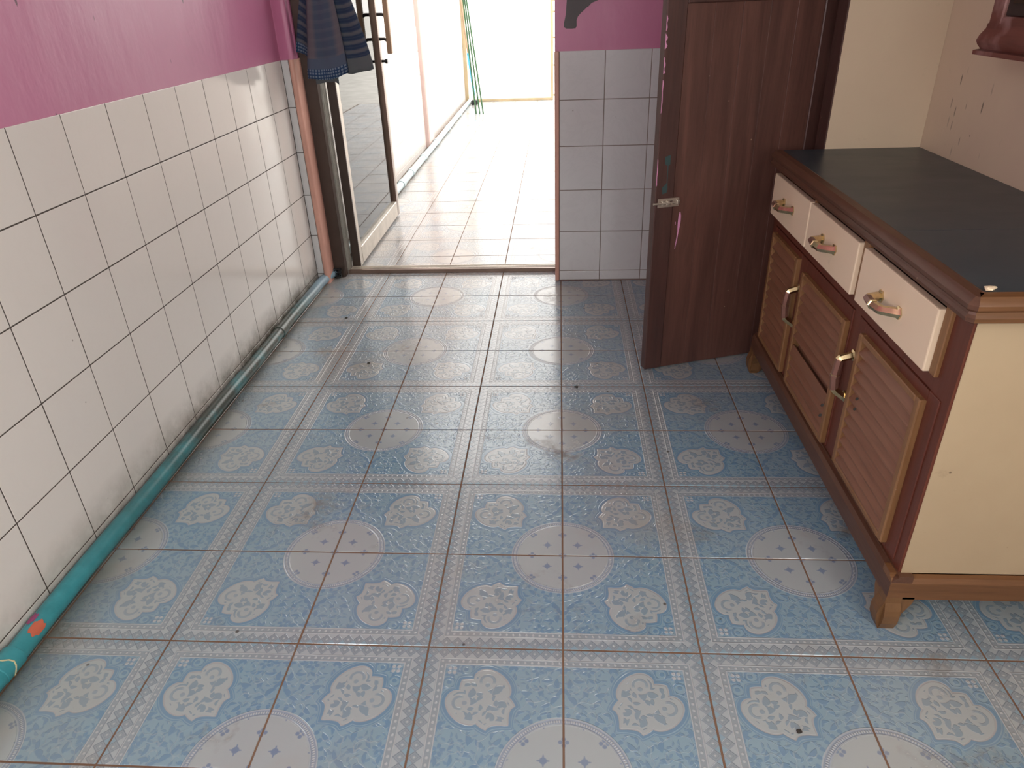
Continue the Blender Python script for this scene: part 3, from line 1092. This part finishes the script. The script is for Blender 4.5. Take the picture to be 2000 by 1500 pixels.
# ------------------------------------------------------------------ base cabinet
FX = 0.722
cab = thing('base_cabinet', 'cream and red-brown base cabinet with three drawers over louvred doors', 'cabinet', (0.93, 0.72, 0.0))
YN, YF = 0.098, 1.335
bm = bmesh.new()
fr = 0.022
box(bm, FX, FX + fr, YN, 0.172, 0.150, 0.752)                     # near stile
box(bm, FX, FX + fr, 1.292, YF, 0.150, 0.752)                     # far stile
box(bm, FX, FX + fr, 0.172, 1.292, 0.565, 0.597)                  # rail under drawers
box(bm, FX, FX + fr, 0.172, 1.292, 0.733, 0.752)                  # top rail
box(bm, FX, FX + fr, 0.172, 1.292, 0.146, 0.160)                  # bottom rail
box(bm, FX, FX + fr, 0.539, 0.5745, 0.160, 0.565)                 # post
obj('face_frame', bm, M['red_wood'], cab)
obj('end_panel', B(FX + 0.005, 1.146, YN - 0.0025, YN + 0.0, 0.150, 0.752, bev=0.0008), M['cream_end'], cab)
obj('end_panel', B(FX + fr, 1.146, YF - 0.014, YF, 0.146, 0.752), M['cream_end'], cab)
obj('floor_board', B(FX + fr, 1.146, YN + 0.014, YF - 0.014, 0.150, 0.165), M['dark_inside'], cab)
obj('back_board', B(1.136, 1.146, YN + 0.014, YF - 0.014, 0.165, 0.752), M['dark_inside'], cab)
obj('inner_shelf', B(FX + fr + 0.002, 1.136, YN + 0.014, YF - 0.014, 0.572, 0.588), M['dark_inside'], cab)
# plinth moulding: stepped profile along front and near end
prof = [(0.0, 0.090), (0.0, 0.135), (0.006, 0.146), (0.014, 0.149), (0.014, 0.154), (0.045, 0.154), (0.045, 0.090)]
bm = bmesh.new()
prism(bm, [(FX - 0.018 + a, z) for a, z in prof], 'y', YN - 0.016, YF)
obj('plinth', bm, M['mould_wood'], cab)
bm = bmesh.new()
prism(bm, [(YN - 0.0165 + a, z - 0.0004) for a, z in prof], 'x', FX - 0.0175, 1.146)
obj('plinth', bm, M['mould_wood_x'], cab)
# bracket feet
foot = [(0.0, 0.095), (-0.001, 0.078), (-0.008, 0.060), (-0.0105, 0.047), (-0.009, 0.024), (0.000, 0.0), (0.026, 0.0), (0.040, 0.014), (0.0415, 0.045), (0.050, 0.062), (0.058, 0.078), (0.060, 0.095)]


def foot_obj(x, y, sx, sy_):
    bm = bmesh.new()
    prism(bm, [(x + sx * a, z) for a, z in foot], 'y', y, y + sy_ * 0.034)
    prism(bm, [(y + sy_ * a, z - 0.0003) for a, z in foot], 'x', x + sx * 0.0005, x + sx * 0.034)
    obj('leg', bm, M['foot_wood'], cab)


foot_obj(FX - 0.018, YN - 0.0165, 1, 1)
foot_obj(FX - 0.018, YF, 1, -1)
foot_obj(1.146, YN - 0.0165, -1, 1)
foot_obj(1.146, YF, -1, -1)
for y0, y1 in ((0.158, 0.182), (0.5545, 0.586), (0.9515, 0.9585)):
    o = obj('divider_strip', B(FX - 0.008, FX + 0.004, y0, y1, 0.597, 0.742, bev=0.002), M['olive_wood'], cab)


def pull(bm_parent, kind, c, L, horizontal=True, x0=FX - 0.018):
    """angular brass pull: flared feet, one half a coppery grip; c = centre (y, z) on the front"""
    bm = bmesh.new()
    y, z = c
    def P(out, a):
        return (x0 - out, y - a, z + 0.0) if horizontal else (x0 - out, y, z - a)
    h = L / 2
    path = [P(-0.002, -h), P(0.004, -h), P(0.006, -h), P(0.030, -h * 0.86), P(0.034, -h * 0.78), P(0.037, -h * 0.08), P(0.037, -h * 0.06), P(0.037, h * 0.04), P(0.037, h * 0.06), P(0.033, h * 0.62), P(0.029, h * 0.72), P(0.006, h * 1.02), P(0.004, h * 1.02), P(-0.002, h * 1.02)]
    rad = [0.0150, 0.0150, 0.0105, 0.0098, 0.0098, 0.0094, 0.0118, 0.0118, 0.0096, 0.0104, 0.0104, 0.0112, 0.0150, 0.0150]
    tube(bm, path, rad, 6, mi=lambda i: 1 if kind(i) else 0)
    o = obj('handle', bm, [M['brass'], M['copper']], bm_parent, 25)
    o['label'] = 'brass handle with a coppery grip'
    return o


for y0, y1, zc in ((0.183, 0.5535, 0.662), (0.587, 0.951, 0.667), (0.959, 1.331, 0.667)):
    bm = bmesh.new()
    x0, x1 = FX - 0.019, FX - 0.0005
    v8 = box(bm, x0, x1, y0, y1, 0.598, 0.730, bev=0.003, seg=2)
    dr = obj('drawer', bm, M['cream_front'], cab)
    pull(dr, lambda i: i == 4, ((y0 + y1) / 2 + 0.005, zc), 0.092)


def louvre_door(y0, y1, iy0, iy1, z0, z1, handle_y, missing=None, n=11):
    bm = bmesh.new()
    bx0, bx1 = FX + 0.001, FX + 0.020
    box(bm, bx0 - 0.004, bx1, y0, iy0, 0.163, 0.563, bev=0.0015)
    box(bm, bx0 - 0.004, bx1, iy1, y1, 0.163, 0.563, bev=0.0015)
    if z0 > 0.165:
        box(bm, bx0 - 0.004, bx1, iy0, iy1, 0.163, z0)
    box(bm, bx0 - 0.004, bx1, iy0, iy1, z1, 0.563)
    door = obj('door', bm, M['red_wood'], cab)
    bm = bmesh.new()
    w = 0.020
    fx0, fx1 = FX - 0.0165, FX + 0.016
    box(bm, fx0, fx1, iy0, iy0 + w, z0, z1, bev=0.003)
    box(bm, fx0, fx1, iy1 - w, iy1, z0, z1, bev=0.003)
    box(bm, fx0, fx1, iy0 + w, iy1 - w, z1 - w * 0.7, z1, bev=0.002)
    box(bm, fx0, fx1, iy0 + w, iy1 - w, z0, z0 + w * 0.7, bev=0.002)
    obj('louvre_frame', bm, M['olive_wood'], door)
    zz0, zz1 = z0 + w * 0.7, z1 - w * 0.7
    p = (zz1 - zz0) / n
    for k in range(n):
        zc = zz0 + (k + 0.5) * p
        if missing and k in missing:
            continue
        zb = zz0 if k == 0 else zc - p * 0.62
        zt = zc + p * 0.62
        pts_ = [(FX - 0.0150, zb + 0.0015), (FX - 0.0135, zb), (FX - 0.0100, zb + 0.001), (FX + 0.0165, zt - 0.004), (FX + 0.0135, zt), (FX - 0.0150, zb + 0.006)]
        bm = bmesh.new()
        prism(bm, pts_, 'y', iy0 + w - 0.001, iy1 - w + 0.001)
        obj('slat', bm, M['slat_wood'], door)
    if missing:
        bm = bmesh.new()
        zc = zz0 + missing[0] * p
        prism(bm, [(FX - 0.0175, zc - p * 1.0), (FX - 0.013, zc - p * 1.0), (FX - 0.007, zc + p * 0.05), (FX - 0.0115, zc + p * 0.10)], 'y', iy0 + w + 0.002, iy1 - w - 0.002)
        o = obj('slat', bm, M['slat_wood'], door)
        o['label'] = 'loose slat slipped down below a dark gap'
    obj('inner_board', B(FX + 0.0185, FX + 0.0215, iy0 + 0.002, iy1 - 0.002, z0, z1), M['dark_inside'], door)
    if handle_y is not None:
        pull(door, lambda i: 4 <= i <= 8 and i not in (5, 7), (handle_y, 0.408), 0.115, False, x0=FX - 0.003)
    return door


louvre_door(0.125, 0.539, 0.168, 0.492, 0.172, 0.540, 0.520)
louvre_door(0.5745, 0.9965, 0.583, 0.945, 0.163, 0.528, 0.972, missing=[4])
louvre_door(0.9975, 1.305, 1.000, 1.281, 0.163, 0.548, None)

# ------------------------------------------------------------------ worktop
wt = thing('worktop', 'dark slate worktop with a moulded wooden edge on the base cabinet', 'worktop', (0.93, 0.70, 0.752))
prof = [(0.010, 0.752), (0.003, 0.756), (0.001, 0.764), (0.005, 0.769), (0.006, 0.774), (0.001, 0.779), (0.0, 0.787), (0.004, 0.793), (0.012, 0.800), (0.028, 0.8025), (0.034, 0.8005), (0.034, 0.752)]
EX, EY = 0.685, 0.058
CC = 0.012      # clipped corner
bm = bmesh.new()
sects = []
for a, z in prof:
    sects.append([(EX + a, 1.345, z), (EX + a, EY + CC + a * 0.41, z), (EX + CC + a * 0.41, EY + a, z), (1.149, EY + a, z)])
vv = [[bm.verts.new(p) for p in s] for s in sects]
n = len(vv)
for i in range(n):
    for k in range(3):
        f = bm.faces.new([vv[i][k], vv[i][k + 1], vv[(i + 1) % n][k + 1], vv[(i + 1) % n][k]])
        f.material_index = 1 if k == 2 else 0
bm.faces.new([vv[i][0] for i in range(n)])
bm.faces.new([vv[i][3] for i in range(n)][::-1])
obj('edge_moulding', bm, [M['mould_wood'], M['mould_wood_x']], wt, 22)
obj('slate_sheet', B(EX + 0.0345, 1.149, EY + 0.0345, 0.4500, 0.752, 0.8000, bev=0.0006), M['slate'], wt)
obj('slate_sheet', B(EX + 0.0345, 1.149, 0.4508, 1.345, 0.752, 0.8000, bev=0.0006), M['slate'], wt)

# ------------------------------------------------------------------ wall cupboard (its lower far corner shows)
uc = thing('wall_cupboard', 'worn red-brown wall cupboard hanging on the cream wall above the worktop', 'cupboard', (1.05, 0.38, 1.12))
obj('carcass', B(0.972, 1.149, 0.02, 0.745, 1.135, 1.80), M['cupboard_wood'], uc)
bm = bmesh.new()
box(bm, 0.952, 0.972, 0.700, 0.748, 1.150, 1.80, bev=0.003)
box(bm, 0.952, 0.972, 0.02, 0.06, 1.150, 1.80, bev=0.003)
box(bm, 0.952, 0.972, 0.06, 0.700, 1.150, 1.196, bev=0.003)
box(bm, 0.952, 0.972, 0.06, 0.700, 1.75, 1.80, bev=0.003)
obj('face_frame', bm, M['cupboard_wood'], uc)
d_ = obj('door', B(0.958, 0.9715, 0.062, 0.698, 1.198, 1.748, bev=0.001), M['dark_inside'], uc)
obj('pane', B(0.9545, 0.9575, 0.09, 0.675, 1.222, 1.72), M['amber_glass'], d_)
bm = bmesh.new()
pf = [(0.0, 1.118), (0.0, 1.127), (0.010, 1.130), (0.004, 1.139), (0.001, 1.147), (0.004, 1.158), (0.011, 1.172), (0.012, 1.182), (0.03, 1.182), (0.03, 1.118)]
sects = [[(0.940 + a, 0.01, z), (0.940 + a, 0.762 - a, z), (1.149, 0.762 - a, z)] for a, z in pf]
vv = [[bm.verts.new(p) for p in s] for s in sects]
n = len(vv)
for i in range(n):
    for k in range(2):
        bm.faces.new([vv[i][k], vv[i][k + 1], vv[(i + 1) % n][k + 1], vv[(i + 1) % n][k]])
bm.faces.new([vv[i][0] for i in range(n)])
bm.faces.new([vv[i][2] for i in range(n)][::-1])
obj('base_moulding', bm, M['cupboard_wood'], uc, 40)
obj('bottom_board', B(0.972, 1.149, 0.02, 0.73, 1.122, 1.134), M['cupboard_wood'], uc)

# ------------------------------------------------------------------ pipe along the wall
pipe = thing('water_pipe', 'teal plastic water pipe lying along the foot of the white tiled wall', 'pipe', (-1.216, 1.0, 0.0))
PX, PR = -1.2165, 0.0245
bm = bmesh.new()
path = []
rp = random.Random(8)
for k in range(30):
    y = -1.2 + k * 0.115
    path.append((PX + 0.0022 * math.sin(k * 0.9), y, PR))
path += [(PX + 0.001, 2.22, PR), (PX + 0.006, 2.29, PR), (-1.199, 2.36, PR), (-1.190, 2.384, PR)]
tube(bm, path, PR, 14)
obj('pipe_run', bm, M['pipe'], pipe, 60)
for y in (-0.10, 1.66):
    bm = bmesh.new()
    tube(bm, [(PX, y - 0.03, PR), (PX, y - 0.028, PR), (PX, y + 0.028, PR), (PX, y + 0.03, PR)], [PR + 0.0005, PR + 0.0035, PR + 0.0035, PR + 0.0005], 14)
    obj('coupling', bm, M['pipe'], pipe, 30)
bm = bmesh.new()
rr = random.Random(2)
tube(bm, [(PX + (PR + 0.0035) * math.cos(a), -0.105 + 0.006 * math.sin(3 * a), PR + (PR + 0.0035) * math.sin(a)) for a in [k * 2 * PI / 18 - PI / 2 for k in range(19)]], 0.0018, 6)
o = obj('string_tie', bm, simple('pale_string', (0.55, 0.5, 0.3), 0.9), pipe)
for (y, a0, a1, w, mt) in ((-0.01, 0.25, 1.3, 0.022, 'orange_paint'), (0.01, 1.4, 2.2, 0.016, 'magenta_paint')):
    bm = bmesh.new()
    n = 7
    A = [(PX + (PR + 0.0012) * math.cos(a0 + (a1 - a0) * k / (n - 1)), PR + (PR + 0.0012) * math.sin(a0 + (a1 - a0) * k / (n - 1))) for k in range(n)]
    pv = [[bm.verts.new((p[0], y + s_ * (w * (0.55 + 0.45 * math.sin(PI * k / (n - 1)))) + 0.004 * math.sin(k * 2.1), p[1])) for s_ in (-1, 1)] for k, p in enumerate(A)]
    for k in range(n - 1):
        bm.faces.new((pv[k][0], pv[k][1], pv[k + 1][1], pv[k + 1][0]))
    obj('paint_smear', bm, M[mt], pipe)

p2 = thing('drain_pipe', 'pale jointed pipe running along the passage wall outside the glass door', 'pipe', (-1.20, 5.5, 0.0))
bm = bmesh.new()
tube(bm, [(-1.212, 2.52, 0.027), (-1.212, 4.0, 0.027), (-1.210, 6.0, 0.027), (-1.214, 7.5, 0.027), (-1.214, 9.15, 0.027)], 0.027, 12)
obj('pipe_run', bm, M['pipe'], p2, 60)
for y in (3.1, 4.35, 4.75, 5.35, 6.1, 6.9, 7.9):
    bm = bmesh.new()
    tube(bm, [(-1.212, y - 0.045, 0.0275), (-1.212, y - 0.042, 0.0275), (-1.212, y + 0.042, 0.0275), (-1.212, y + 0.045, 0.0275)], [0.0275, 0.0315, 0.0315, 0.0275], 12)
    obj('coupling', bm, M['pipe'], p2, 30)

# ------------------------------------------------------------------ cloth on a wire across the doorway
wire = bmesh.new()
WZ = 1.56
tube(wire, [(-1.172, 2.375, WZ), (-1.165, 2.362, WZ), (-1.10, 2.36, WZ - 0.012), (-0.6, 2.36, WZ - 0.02), (-0.06, 2.36, WZ - 0.005), (-0.028, 2.36, WZ)], 0.0018, 6)
wire_o = obj('curtain_wire', wire, M['steel'])
tag(wire_o, 'thin wire stretched across the top of the doorway holding the cloth', 'wire')


def cloth_mesh():
    # columns across the folded sheet: (x, y, hem z) at the bottom; the folds gather at the wire
    key = [(-1.188, 2.352, 1.078, 0.00), (-1.150, 2.350, 1.062, 0.05), (-1.118, 2.352, 1.045, 0.09), (-1.100, 2.345, 1.0, 0.12),
           (-1.128, 2.318, 0.978, 0.16), (-1.134, 2.310, 0.968, 0.175), (-1.085, 2.305, 0.964, 0.225), (-1.035, 2.302, 0.966, 0.275), (-0.990, 2.306, 0.972, 0.32), (-0.954, 2.312, 0.985, 0.355),
           (-0.958, 2.335, 0.992, 0.38), (-0.982, 2.348, 0.99, 0.41), (-0.945, 2.352, 0.982, 0.45), (-0.900, 2.350, 0.984, 0.50), (-0.858, 2.350, 0.992, 0.545), (-0.842, 2.352, 1.0, 0.565)]
    cols = []
    for a, c in zip(key, key[1:]):
        for k in range(4):
            t_ = k / 4
            cols.append(tuple(a[q] * (1 - t_) + c[q] * t_ for q in range(4)))
    cols.append(key[-1])
    NR = 26
    bm = bmesh.new()
    uvl = bm.loops.layers.uv.new('UVMap')
    grid, UV = [], {}
    ztop = WZ - 0.008
    for ci, (x, y, zb, uu) in enumerate(cols):
        colv = []
        for r in range(NR + 1):
            f = r / NR                           # 0 at the hem, 1 at the wire
            g = f ** 1.15
            sx = 1 - 0.80 * g
            px = -1.03 + (x + 1.03) * sx + 0.004 * math.sin(uu * 34 + f * 5) * (1 - f)
            py = y + (2.364 - y) * (g ** 2) + 0.007 * math.sin(uu * 55 + 1.3 * f) * (1 - 0.6 * f) + 0.003 * math.sin(f * 17 + uu * 20) * (1 - f)
            pz = zb + (ztop - zb) * f + 0.003 * math.sin(uu * 40)*(1-f)
            v_ = bm.verts.new((px, py, pz))
            UV[v_] = (uu, (pz - zb))
            colv.append(v_)
        # over the wire and a short way down the back
        for q, (dy, dz) in enumerate(((-0.004, 0.006), (0.0, 0.009), (0.004, 0.006), (0.007, -0.01), (0.010, -0.08))):
            v_ = bm.verts.new((colv[NR].co.x, 2.361 + dy, WZ - 0.016 + dz))
            UV[v_] = (uu, ztop - zb + 0.01 * (q + 1))
            colv.append(v_)
        grid.append(colv)
    # the inner layer's corner showing below the front hem
    lay = []
    for ci in range(7):
        x = -1.105 + 0.0175 * ci
        lay.append([])
        for r in range(4):
            v_ = bm.verts.new((x, 2.3175 + 0.002 * math.sin(ci), 0.944 + 0.003 * ci * (ci < 6) - 0.004 * (ci > 3) + r * 0.03))
            UV[v_] = (0.5 + 0.0175 * ci, 0.02 + r * 0.01)
            lay[-1].append(v_)
    for a, c in zip(lay, lay[1:]):
        for r in range(3):
            f = bm.faces.new((a[r], c[r], c[r + 1], a[r + 1]))
            for lp in f.loops:
                lp[uvl].uv = UV[lp.vert]
    for a, c in zip(grid, grid[1:]):
        for r in range(len(a) - 1):
            f = bm.faces.new((a[r], c[r], c[r + 1], a[r + 1]))
            for lp in f.loops:
                lp[uvl].uv = UV[lp.vert]
    return bm


me = mesh('cloth', cloth_mesh(), M['cloth'])
for p in me.polygons:
    p.use_smooth = True
cl = link('hanging_cloth', me)
so = cl.modifiers.new('thickness', 'SOLIDIFY')
so.thickness = 0.0022
tag(cl, 'blue striped cloth with a checked hem hanging at the glass door', 'cloth')

# ------------------------------------------------------------------ things in the passage
def cane(x, y, tx, ty, h, r, label):
    bm = bmesh.new()
    n = 10
    pts_ = [(x + (tx - x) * k / n, y + (ty - y) * k / n, h * k / n) for k in range(n + 1)]
    tube(bm, pts_, [r * (1.06 if k % 2 else 1.0) for k in range(n + 1)], 7)
    return tag(obj('garden_cane', bm, M['bamboo']), label, 'cane', 'green canes leaning in the passage')


cane(-1.027, 8.10, -1.2745, 8.99, 2.15, 0.0095, 'green cane leaning at the passage end, its foot nearest the pale pipe')
cane(-0.982, 8.09, -1.2745, 8.92, 2.25, 0.0095, 'green cane leaning at the passage end, the middle of three')
cane(-0.937, 8.08, -1.2745, 8.85, 2.35, 0.0095, 'green cane leaning at the passage end, its foot farthest from the pale pipe')
br = thing('broom', 'brown stick with a blue plastic sleeve leaning by the far gate post', 'broom', (-1.19, 9.0, 0))
bm = bmesh.new()
tube(bm, [(-1.130, 8.92, 0.055), (-1.262, 9.10, 1.25)], 0.011, 8)
obj('stick', bm, M['handle_tan'], br)
bm = bmesh.new()
tube(bm, [(-1.130, 8.918, 0.12), (-1.1935, 9.002, 0.62)], 0.0165, 8)
obj('sleeve', bm, M['blue_plastic'], br)
bm = bmesh.new()
box(bm, -1.175, -1.09, 8.88, 8.96, 0.0, 0.06, bev=0.01)
obj('brush_head', bm, M['black_metal'], br)

# ------------------------------------------------------------------ small things on the floor and worktop
tg = bmesh.new()
rt_ = random.Random(11)
P0 = Vector((-1.166, 2.372, 0.026))
pts_ = []
for k in range(60):
    a = k * 1.1
    pts_.append(P0 + Vector((0.020 * math.cos(a) + rt_.uniform(-.006, .006), 0.011 * math.sin(a * 1.3) + rt_.uniform(-.004, .004), 0.022 * math.sin(a * 0.7 + 1) + rt_.uniform(-.003, .003))))
for p in pts_:
    p.z = max(p.z, 0.0035)
tube(tg, pts_, 0.003, 6)
tag(obj('cable_tangle', tg, M['rubber']), 'black tangle of cable where the teal pipe meets the door frame', 'cable')


def crumb(x, y, z, r, mat, label, cat, seed, name, flat=0.5):
    bm = bmesh.new()
    bmesh.ops.create_icosphere(bm, subdivisions=2, radius=r)
    q = random.Random(seed)
    for v_ in bm.verts:
        v_.co *= q.uniform(0.72, 1.2)
        v_.co.z *= flat
    zmin = min(v_.co.z for v_ in bm.verts)
    for v_ in bm.verts:
        v_.co += Vector((x, y, z - zmin))
    return tag(obj(name, bm, mat), label, cat)


crumb(0.456, -0.183, 0.0003, 0.0055, M['crumb'], 'dark crumb on a white medallion of the floor tiles near the camera', 'crumb', 1, 'dirt_crumb', 0.4)
crumb(0.053, 1.19, 0.0003, 0.008, M['crumb'], 'dark fleck on the tile joint left of the wooden door', 'crumb', 2, 'dirt_crumb', 0.3)
crumb(-0.768, 1.388, 0.0003, 0.006, M['crumb'], 'black crumb on the floor between the pipe and the doorway', 'crumb', 3, 'dirt_crumb', 0.4)
crumb(-0.98, 1.84, 0.0003, 0.007, M['crumb'], 'black crumb on the floor beside the far stretch of teal pipe', 'crumb', 5, 'dirt_crumb', 0.4)
crumb(0.729, 0.098, 0.8003, 0.009, M['chip'], 'cream chip of plaster lying on the near corner of the slate worktop', 'chip', 4, 'plaster_chip', 0.5)
crumb(0.743, 0.108, 0.8003, 0.004, M['chip'], 'tiny crumb of plaster beside the cream chip on the worktop', 'chip', 6, 'plaster_chip', 0.5)
